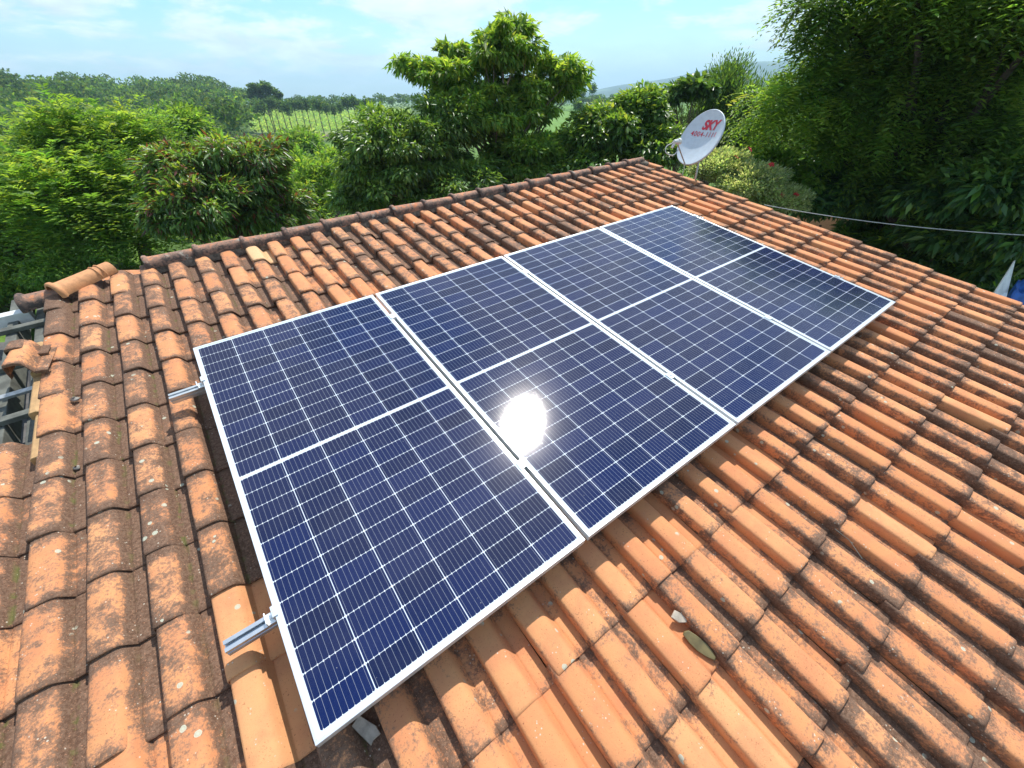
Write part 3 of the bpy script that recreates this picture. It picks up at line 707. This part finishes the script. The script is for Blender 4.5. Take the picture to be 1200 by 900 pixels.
def add_caps():
    n = 17; pitch = .334
    for i in range(n):
        u = -.16+i*pitch; mb = cap_mesh(0, pitch-.0)
        o = mb.build('ridge_tile', None or M_cap, house, smooth=True)
        wob = .010*math.sin(i*1.7)
        o.location = (u, 1.46+wob+.012*math.sin(u), -.128+.004*math.sin(i*2.3)); o.rotation_euler = (rng.normal(0, .03), rng.normal(.012, .008), rng.normal(0, .018))
        e = o.modifiers.new('split', 'EDGE_SPLIT'); e.split_angle = rad(60)
t = NT('ridge_clay'); o_ = t.obj(); oi = t.N.new('ShaderNodeObjectInfo').outputs['Random']
p_ = t.vadd(o_, t.comb(t.math('MULTIPLY', oi, 31.), 0., 0.))
na = t.noise(p_, 9, 7, .68, .4); nb = t.noise(p_, 55, 5, .7)
s_ = t.math('ADD', t.math('MULTIPLY', na, .6), t.math('MULTIPLY', nb, .4)); x_, y_, z_ = t.sepc(o_)
s_ = t.math('ADD', s_, t.ramp(z_, .055, .02, 0., .10)); s_ = t.math('ADD', s_, t.ramp(x_, .05, .03, 0., .08))
c_ = t.mix(oi, (.50, .17, .07), (.55, .24, .12)); c_ = t.mix(t.ramp(s_, .44, .52), c_, (.28, .16, .11)); c_ = t.mix(t.ramp(s_, .52, .64), c_, (.075, .055, .045))
c_ = t.mix(t.math('MULTIPLY', t.ramp(t.noise(p_, 14, 4, .6), .62, .68), .7), c_, (.36, .34, .28))
t.set(Base_Color=c_, Roughness=.88); t.bump(t.math('ADD', na, nb), .5, .005); M_cap = t.m
add_caps()
# mortar bed under the caps
mo = MB()
xs_ = np.arange(-.1, 5.55, .05)
for sgn in (-1, 1):
    a = [(x, 1.46+sgn*(.045+.012*rng.random()), -.135) for x in xs_]; b = [(x, 1.46+sgn*(.070+.018*rng.random()), -.178) for x in xs_]; k = len(xs_)
    mo.add(a+b, [(i, i+1, k+i+1, k+i) for i in range(k-1)])
mo.build('mortar_bed', M_mortar, house)
# mortar lump at the far end of the ridge
lump = MB(); u_, v_ = rdir(90), None
hull_pts = [(5.50+.07*math.cos(a)*(1+.2*math.sin(3*a)), 1.40+.09*math.sin(a), z) for z, s in ((-.17, 1), (-.12, .8)) for a in np.linspace(0, 2*math.pi, 12, endpoint=False)]
lump.add(hull_pts, [(i, (i+1) % 12, 12+(i+1) % 12, 12+i) for i in range(12)]+[tuple(range(12, 24))])
lump.build('mortar_lump', M_mortar, house, smooth=True)
# verge tiles: one extra roll on the far edge

# ------------------------------------------------------------------ solar panels
PW, PL, GAP = 1.05, 2.082, .02
PLAB = ['leftmost blue solar panel, nearest to the camera, with both rail ends beside it', 'second blue solar panel from the left, with the white sun glare on it',
        'third blue solar panel from the left, below a pale cloud reflection', 'farthest solar panel, at the right end of the row and nearest the dish']
for i in range(4):
    mt = ROOF @ Matrix.Translation((i*(PW+GAP), 0, 0))
    root = empty('solar_panel', label=PLAB[i], cat='solar panel', group='solar panels in a row on the tile roof', matrix=mt)
    fr = MB(); b = .011; hgt = .035
    for (x0, x1, y0, y1) in ((0, PW, -b, 0), (0, PW, -PL, -PL+b), (0, b, -PL+b, -b), (PW-b, PW, -PL+b, -b)):
        fr.box(x0, x1, y0, y1, -hgt+.0015, .0015)
    fr.build('frame', M_alu, root, bevel=.0012)
    gl = MB(); gl.box(b-.001, PW-b+.001, -PL+b-.001, -b+.001, -.0065, -.0005); gl.build('cell_sheet', M_cell, root)
    bk = MB(); bk.box(b+.01, PW-b-.01, -PL+b+.01, -b-.01, -.012, -.009); bk.build('back_sheet', M_white, root)
    MB().box(PW/2-.05, PW/2+.05, -PL/2-.03, -PL/2+.03, -.030, -.0125).build('junction_box', M_dark, root)
RPROF = [(-.020, 0), (.020, 0), (.020, -.014), (.0165, -.014), (.0165, -.034), (-.0165, -.034), (-.0165, -.014), (-.020, -.014)]
RP = [(-.020, -.040), (.020, -.040), (.020, -.022), (.015, -.020), (.015, -.016), (.020, -.014), (.020, 0), (.0065, 0), (.0065, -.004), (.012, -.004), (.012, -.012), (-.012, -.012), (-.012, -.004), (-.0065, -.004), (-.0065, 0), (-.020, 0), (-.020, -.014), (-.015, -.016), (-.015, -.020), (-.020, -.022)]
RL = ['upper aluminium mounting rail sticking out left of the solar panels', 'lower aluminium mounting rail sticking out left of the solar panels']
for i, v in enumerate((.300, 1.655)):
    y = -v; root = empty('mounting_rail', label=RL[i], cat='rail', group='mounting rails under the solar panels', matrix=ROOF @ Matrix.Translation((-.165, y, -.0345)))
    mb = MB(); mb.prism(RP, (0, 0, 0), (4.55, 0, 0), (0, 1, 0), (0, 0, 1)); mb.build('rail', M_rail, root)
    def clamp(x, kind):
        c = MB()
        if kind == 'end':
            s = -1 if x < 1 else 1
            c.box(x-.004, x+.004, -.02, .02, .0005, .040); c.box(min(x, x-s*.016), max(x, x-s*.016), -.02, .02, .0375, .0415)
            c.box(min(x, x+s*.030), max(x, x+s*.030), -.02, .02, .0005, .0045); c.box(min(x+s*.027, x+s*.031), max(x+s*.027, x+s*.031), -.02, .02, .0005, .022)
            bx = x+s*.015; c.tube([(bx, 0, .004), (bx, 0, .016)], .0065, 8)
        else:
            c.box(x-.022, x+.022, -.022, .022, .0372, .0405); c.tube([(x, 0, .0405), (x, 0, .046)], .006, 8)
            c.tube([(x, 0, 0), (x, 0, .037)], .004, 6)
        o = c.build('end_clamp' if kind == 'end' else 'middle_clamp', M_alu, root, bevel=.0008)
    clamp(.165-.004, 'end')
    for k in range(1, 4): clamp(.165+k*(PW+GAP)-GAP/2, 'mid')
    clamp(.165+4*PW+3*GAP+.004, 'end')
    for k in range(5):
        hk = MB(); x = .45+k*.95; hk.box(x-.018, x+.018, -.028, -.0215, -.115, -.004); hk.box(x-.018, x+.018, -.028, .12, -.120, -.115)
        hk.build('roof_hook', M_steel, root)

# ------------------------------------------------------------------ loose clay pieces (they could be lifted away)
def local(px, py, h): return roofpt(px, py, h)
def on_roof(o, loc, rot, label, cat, name=None, group=None):
    o.matrix_world = ROOF @ Matrix.Translation(Vector(loc)) @ Matrix.Rotation(rot[2], 4, 'Z') @ Matrix.Rotation(rot[1], 4, 'Y') @ Matrix.Rotation(rot[0], 4, 'X')
    tag(o, label, cat, group)
a = local(64, 334, .07); b = local(132, 306, .07); ang = math.atan2(b[1]-a[1], b[0]-a[0]); ln = float(np.hypot(*(b-a)[:2]))
ln *= .9; cpm = cap_mesh(0, ln+.02, .070)
for gx_ in (.80, .90): cpm.tube([(ln*gx_, .074*math.cos(q_), .062*math.sin(q_)-.004) for q_ in np.linspace(.05, math.pi-.05, 14)], .005, 6)
cpm.box(.05, ln+.01, .060, .086, -.010, .012)
o = cpm.build('loose_ridge_tile', M_newclay, smooth=True); o.modifiers.new('split', 'EDGE_SPLIT').split_angle = rad(60)
on_roof(o, (a[0]-.03, a[1]-.01, -.125), (-.05, -.02, ang), 'clean new orange ridge tile lying askew at the left end of the ridge', 'ridge tile')
a = local(18, 350, .12); b = local(60, 337, .10)
ang = math.atan2(b[1]-a[1], b[0]-a[0])
o = cap_mesh(0, .34, .072).build('mossy_ridge_tile', M_cap, smooth=True); o.modifiers.new('split', 'EDGE_SPLIT').split_angle = rad(60)
on_roof(o, (a[0], a[1], -.175), (0, -.02, ang), 'old brown mossy ridge tile past the left end of the roof', 'ridge tile')
# short stack tile resting over the hole
tv = TV.copy(); tt_ = np.tile([[.75, .35, .3]], (len(tv), 1))
o = npmesh('loose_tile', tv*[.85, .72, 1.25], TF, MT, smooth=True, attrs={'tile': tt_, 'place': TP}); o.modifiers.new('split', 'EDGE_SPLIT').split_angle = rad(50)
c = local(33, 418, .08); on_roof(o, (c[0]-.055, c[1]+.13, -.125), (-.03, .10, -.10), 'loose orange tile with white stains lying over the hole at the left roof edge', 'tile')
o = npmesh('loose_tile', tv*[.85, .30, 1.2], TF, MT, smooth=True, attrs={'tile': tt_*[.3, 2.2, 1], 'place': TP}); o.modifiers.new('split', 'EDGE_SPLIT').split_angle = rad(50)
on_roof(o, (c[0]-.075, c[1]+.145, -.118), (.02, .06, -.06), 'dark broken tile piece tucked under the upper end of the stained loose tile', 'tile')
for k, (px, py, lab) in enumerate([(38, 425, 'upper'), (36, 470, 'middle'), (38, 520, 'lower')]):
    c = local(px, py, .14); mb = MB()
    prf = [(-.03, 0), (-.026, .038), (-.016, .047), (.008, .047), (.018, .040), (.034, .012), (.07, .010), (.07, -.002), (-.01, -.004)]
    mb.prism(prf, (0, .17, 0), (0, -.165, .014), (1, 0, 0), (0, 0, 1))
    o = mb.build('verge_tile', M_yclay, smooth=False, bevel=.003)
    on_roof(o, (c[0]+.02, c[1]+.05, -.192), (0, 0, 0), ['cracked yellowish half tile at the left roof edge just under the loose stained tile', 'middle yellowish half tile in the column at the left roof edge', 'lowest yellowish half tile in the column at the left roof edge'][k], 'tile', group='half tiles along the left roof edge')
# shard with lichen, pale flat piece, stones
def slab(name, pts, th, mat, loc, rot, label, cat):
    mb = MB(); n = len(pts); mb.add([(x, y, 0) for x, y in pts]+[(x*.94, y*.94, th) for x, y in pts], [tuple(range(n))[::-1], tuple(range(n, 2*n))]+[(i, (i+1) % n, n+(i+1) % n, n+i) for i in range(n)])
    o = mb.build(name, mat, bevel=.0015); on_roof(o, loc, rot, label, cat); return o
c = local(820, 757, .155)
slab('tile_shard', [(-.016, .062), (-.004, .066), (.012, .058), (.020, .030), (.026, -.012), (.022, -.040), (.014, -.060), (.002, -.064), (-.010, -.040), (-.020, -.006), (-.021, .030)], .007, M_shard, (c[0]+.006, c[1], -.168), (0, -.35, .06), 'olive green glazed shard wedged in a tile channel below the panels', 'shard')
c = local(797, 722, .15)
slab('lichen_flake', [(-.02, .03), (.012, .026), (.016, -.022), (-.006, -.03), (-.022, -.004)], .008, M_off, (c[0], c[1], -.158), (.1, -.2, .4), 'pale flake lying against the upper end of the olive shard', 'flake')
c = local(430, 858, .16)
slab('white_offcut', [(-.022, .045), (.012, .048), (.016, .022), (.024, -.02), (.018, -.046), (-.006, -.040), (-.020, -.044)], .008, M_off, (c[0], c[1]+.01, -.172), (.05, .12, .35), 'flat whitish offcut in the channel under the near panel corner', 'offcut')
def pebble(r, loc, label):
    mb = MB(); v = []; f = []; n = 7
    for i in range(5):
        for k in range(n):
            th = math.pi*(i+.5)/5; q = 2*math.pi*k/n; s_ = r*(1+rng.normal(0, .14)); v.append((s_*math.sin(th)*math.cos(q)*1.2, s_*math.sin(th)*math.sin(q), s_*math.cos(th)*.7))
    for i in range(4):
        for k in range(n): f.append((i*n+k, (i+1)*n+k, (i+1)*n+(k+1) % n, i*n+(k+1) % n))
    f += [tuple(range(n))[::-1], tuple(range(4*n, 5*n))]; mb.add(v, f)
    o = mb.build('stone', M_stone, smooth=True); on_roof(o, loc, (0, 0, rng.random()*3), label, 'stone')
c = local(88, 468, .17); pebble(.016, (c[0], c[1], -.168), 'dark grey stone resting in a channel left of the upper rail end')
c = local(90, 548, .17); pebble(.013, (c[0], c[1], -.170), 'small pinkish stone in a channel lower down the left roof')
# thin twig crossing tiles
tw = MB(); p0, p1, p2 = local(978, 620, .135), local(993, 634, .135), local(1010, 655, .135)
tw.tube([p0+[0, 0, .002], p1+[0, 0, .012], p2+[0, 0, .002]], .0016, 5); o = tw.build('twig', M_wood); o.matrix_world = ROOF; tag(o, 'thin pale twig lying across a tile joint right of the panels', 'twig')

# ------------------------------------------------------------------ satellite dish
DC = None
d0 = 6.05; cen = P(822, 163, 6.35)
base_l = np.array([5.62, .62, -.22]); basew = r2w(base_l)
s = depth(cen)/F
to_cam = (CAM-cen)/np.linalg.norm(CAM-cen)
nrm = .70*to_cam+.71*(-.74*right+.67*(-down)); 
nrm = nrm-to_cam*0; nrm /= np.linalg.norm(nrm)
upd = np.array([0, 0, 1.])-nrm[2]*nrm; upd /= np.linalg.norm(upd); rt = np.cross(upd, nrm)
dish = empty('satellite_dish', basew, 'grey white satellite dish with red lettering on a thin mast at the far roof edge', 'satellite dish')
RXd, RYd, DEP = 28.5*s*.97, 28.5*s*1.04, .045
def dz(x, y, r2=None): return DEP*((x/RXd)**2+(y/RYd)**2)
def dw(x, y, z): return cen+rt*x+upd*y+nrm*z-basew
mb = MB(); nr_, na_ = 14, 64; vs = []; fs = []
for side, off in ((0, 0), (1, -.006)):
    for i in range(nr_+1):
        for k in range(na_):
            r = i/nr_; q = 2*math.pi*k/na_; x = r*RXd*math.cos(q); y = r*RYd*math.sin(q); vs.append(dw(x, y, dz(x, y)+off))
    b0 = side*(nr_+1)*na_
    for i in range(nr_):
        for k in range(na_):
            a, b, c, d = b0+i*na_+k, b0+i*na_+(k+1) % na_, b0+(i+1)*na_+(k+1) % na_, b0+(i+1)*na_+k
            fs.append((a, d, c, b) if side == 0 else (a, b, c, d))
mb.add(vs, fs)
rim = [];
for k in range(na_): q = 2*math.pi*k/na_; rim.append((math.cos(q), math.sin(q)))
rv = []; rf = []
for (sc, z) in ((1.0, DEP+.002), (1.035, DEP-.004), (1.04, DEP-.022), (1.0, DEP-.016)):
    for c_, s_ in rim: rv.append(dw(c_*RXd*sc, s_*RYd*sc, z))
for j in range(4):
    for k in range(na_): rf.append((j*na_+k, ((j+1) % 4)*na_+k, ((j+1) % 4)*na_+(k+1) % na_, j*na_+(k+1) % na_))
mb.add(rv, rf); mb.build('reflector', M_dish, dish, smooth=True)
def text_part(txt, size, x, y, shear=0., bold=.0, sp_=.95):
    cu = bpy.data.curves.new('lettering', 'FONT'); cu.body = txt; cu.size = size; cu.align_x = 'CENTER'; cu.align_y = 'CENTER'; cu.shear = shear; cu.offset = bold; cu.space_character = sp_
    ob = bpy.data.objects.new('t', cu); COL.objects.link(ob); dg = bpy.context.evaluated_depsgraph_get(); me = bpy.data.meshes.new_from_object(ob.evaluated_get(dg))
    bpy.data.objects.remove(ob)
    for v in me.vertices:
        X_, Y_ = v.co.x+x, v.co.y+y; v.co = Vector(dw(X_, Y_, dz(X_, Y_)+.004))
    me.materials.clear(); me.materials.append(M_red); ob = bpy.data.objects.new('lettering', me); COL.objects.link(ob); ob.parent = dish
text_part('SKY', .140, .045, .150, .25, .006)
text_part('4004-1111', .080, .01, .048, 0., .0005, 1.15)
# feed arm from the lower rim to the LNB
foot = dw(-.01, -RYd*1.01, DEP-.0); lnb = P(793, 166, 5.95)-basew
arm = MB(); arm.tube([foot, foot+(lnb-foot)*.93], .008, 6); arm.build('feed_arm', M_steel, dish)
to = (dw(0, 0, 0)-lnb); to /= np.linalg.norm(to)
l = MB(); l.tube([lnb-to*.05, lnb-to*.03, lnb+to*.02, lnb+to*.022, lnb+to*.055], [.020, .024, .024, .034, .036], 12); 
l.tube([lnb-to*.03, lnb-to*.03-upd*.07], [.017, .014], 8); lo = l.build('feed_horn', M_plastic, dish, smooth=True); lo.modifiers.new('split', 'EDGE_SPLIT').split_angle = rad(45)
cb = MB(); q0 = lnb-to*.05; s2 = s*.9
pts = [q0, q0-right*.03*1-down*(-.02), q0-right*.085+down*.05, q0-right*.10+down*.11, q0-right*.06+down*.15, q0+down*.15+right*.0, foot+(lnb-foot)*.7]
P_ = []
for i in range(len(pts)-1):
    for tt in np.linspace(0, 1, 6, endpoint=False):
        a0 = pts[max(i-1, 0)]; a1 = pts[i]; a2 = pts[i+1]; a3 = pts[min(i+2, len(pts)-1)]
        P_.append(.5*((2*a1)+(-a0+a2)*tt+(2*a0-5*a1+4*a2-a3)*tt**2+(-a0+3*a1-3*a2+a3)*tt**3))
cb.tube(P_+[pts[-1]], .006, 6); cb.build('cable', M_cable, dish, smooth=True)
cb = MB(); e0 = foot; e1 = e0+np.array([0, 0, -.10]); cb.tube([e0, e0+[.004, 0, -.05], e1, e1+[.01, .01, -.05]], .005, 6); cb.build('cable', M_cable, dish, smooth=True)
mast = MB(); topm = dw(0, -.05, -.05); mid_ = np.array([.0, 0, .16]); mast.tube([(0, 0, -.12), mid_, (topm+mid_)/2, topm], .014, 8); mast.build('mast', M_steel, dish, smooth=True)
MB().tube([dw(0, -.05, -.009), dw(0, -.05, -.05)], [.05, .035], 10).build('bracket', M_steel, dish)
MB().box(-.05, .05, -.05, .05, -.13, -.12).build('base_plate', M_steel, dish)

# ------------------------------------------------------------------ wire, neighbouring bits
wire = MB(); A_ = P(895, 242, 6.6); B_ = P(1290, 281, 8.2); pts = []
for tt in np.linspace(0, 1, 24): p = A_+(B_-A_)*tt; p[2] -= .16*4*tt*(1-tt)*.5-.02; pts.append(p)
wire.tube(pts, .0048, 6); tag(wire.build('overhead_wire', M_cable, smooth=True), 'pale grey wire running right from behind the roof verge past the trees', 'wire')
# white board and blue tarp beyond the verge
g0 = P(1176, 338, 7.4)
bd = MB(); bx = P(1172, 343, 7.6); by = P(1190, 305, 7.9); bz = P(1189, 330, 7.9)
def quad_slab(mb, a, b, c, d, th):
    n = np.cross(b-a, d-a); n /= np.linalg.norm(n); vs = [a, b, c, d]+[q+n*th for q in (a, b, c, d)]
    mb.add(vs, [(0, 3, 2, 1), (4, 5, 6, 7), (0, 1, 5, 4), (1, 2, 6, 5), (2, 3, 7, 6), (3, 0, 4, 7)])
lowp = np.array([0, 0, -1.2])
quad_slab(bd, P(1160, 352, 7.4), by, bz+lowp*.1, P(1176, 362, 7.45), .02)
tag(bd.build('white_board', M_white), 'leaning white board beside the blue tarp at the right edge', 'board')
tp = MB(); nx_, ny_ = 14, 12; o0 = P(1186, 345, 7.8); e1 = (P(1235, 350, 7.8)-P(1186, 345, 7.8)); e2 = (P(1194, 326, 8.2)-P(1186, 345, 7.8)); vs = []
for j in range(ny_):
    for i in range(nx_):
        a_, b_ = i/(nx_-1), j/(ny_-1); p = o0+e1*a_+e2*b_; p = p+np.array([0, 0, .03*math.sin(a_*21+b_*4)+.02*math.sin(b_*9+a_*5)-(.0 if 0 < j < ny_-1 else .12)]); vs.append(p)
vs2 = [v+np.array([0, 0, -.25]) for v in vs]; k = len(vs); fs = []
for j in range(ny_-1):
    for i in range(nx_-1): q = j*nx_+i; fs += [(q, q+1, q+nx_+1, q+nx_), (k+q, k+q+nx_, k+q+nx_+1, k+q+1)]
for i in range(nx_-1): fs += [(i, k+i, k+i+1, i+1), ((ny_-1)*nx_+i, (ny_-1)*nx_+i+1, k+(ny_-1)*nx_+i+1, k+(ny_-1)*nx_+i)]
for j in range(ny_-1): fs += [(j*nx_, (j+1)*nx_, k+(j+1)*nx_, k+j*nx_)]
tp.add(vs+vs2, fs); tag(tp.build('blue_tarp', M_blue, smooth=True), 'crumpled blue tarp over a low pile at the right edge beyond the roof', 'tarp')
# annex with grey fibre cement roof at the left
an_ = empty('grey_roof_annex', label='low annex with a dark grey fibre cement roof past the left roof edge', cat='annex', matrix=ROOF)
m_ = MB(); xs2 = np.arange(-3.2, -.93, .0295)
vs = [(x, 1.36-.06*(x+.93)*0, -.40+.010*math.sin(x*71)) for x in xs2]+[(x, -.6, -.62+.010*math.sin(x*71)) for x in xs2]; k = len(xs2)
m_.add(vs+[(a, b, c-.012) for a, b, c in vs], [(i, i+1, k+i+1, k+i) for i in range(k-1)]+[(2*k+i+1, 2*k+i, 3*k+i, 3*k+i+1) for i in range(k-1)]+[(i, 2*k+i, 2*k+i+1, i+1) for i in range(k-1)])
m_.build('sheet_roof', M_fibre, an_)
wl = MB(); wallpoly(wl, [(-3.1, 1.25, -.50), (-1.0, 1.25, -.50)], (0, -1, 0), .12); wl.build('wall', M_wall, an_)
wl = MB(); wallpoly(wl, [(-3.1, -.55, -.72), (-1.0, -.55, -.72)], (0, 1, 0), .12); wl.build('wall', M_wall, an_)
# small brick house glimpsed behind the right-hand trees
hp = P(1035, 185, 27); hp[2] = gz(hp); nb = empty('brick_house', hp, 'small orange walled house half hidden behind the trees on the right', 'house')
MB().box(-2.2, 2.2, -1.8, 1.8, 0, 2.7).build('wall', M_newclay, nb)
rf_ = MB(); rf_.add([(-2.6, -2.2, 2.65), (2.6, -2.2, 2.65), (2.6, 0, 3.6), (-2.6, 0, 3.6), (2.6, 2.2, 2.65), (-2.6, 2.2, 2.65)], [(0, 1, 2, 3), (3, 2, 4, 5), (1, 4, 2), (0, 3, 5)]); rf_.build('roof', M_redclay, nb)
MB().box(-.45, .45, -1.86, -1.79, 0, 2.1).build('door', M_wood, nb)
MB().box(-1.8, -.9, -1.85, -1.79, 1.0, 2.0).build('window', M_dark, nb)

# ------------------------------------------------------------------ haze
hzb = MB(); hzb.box(-4650, 4650, -4650, 4650, -40, 165); t = NT('air_haze')
pv = t.N.new('ShaderNodeVolumePrincipled'); pv.inputs['Color'].default_value = (.56, .83, 1, 1); pv.inputs['Density'].default_value = .00042; pv.inputs['Anisotropy'].default_value = .2
for l_ in list(t.out.inputs[0].links): t.L.remove(l_)
t.L.new(pv.outputs[0], t.out.inputs[1]); ho = hzb.build('haze', t.m); tag(ho, kind='stuff', label='pale blue haze over the valley', cat='haze')
scene.cycles.volume_step_rate = 1
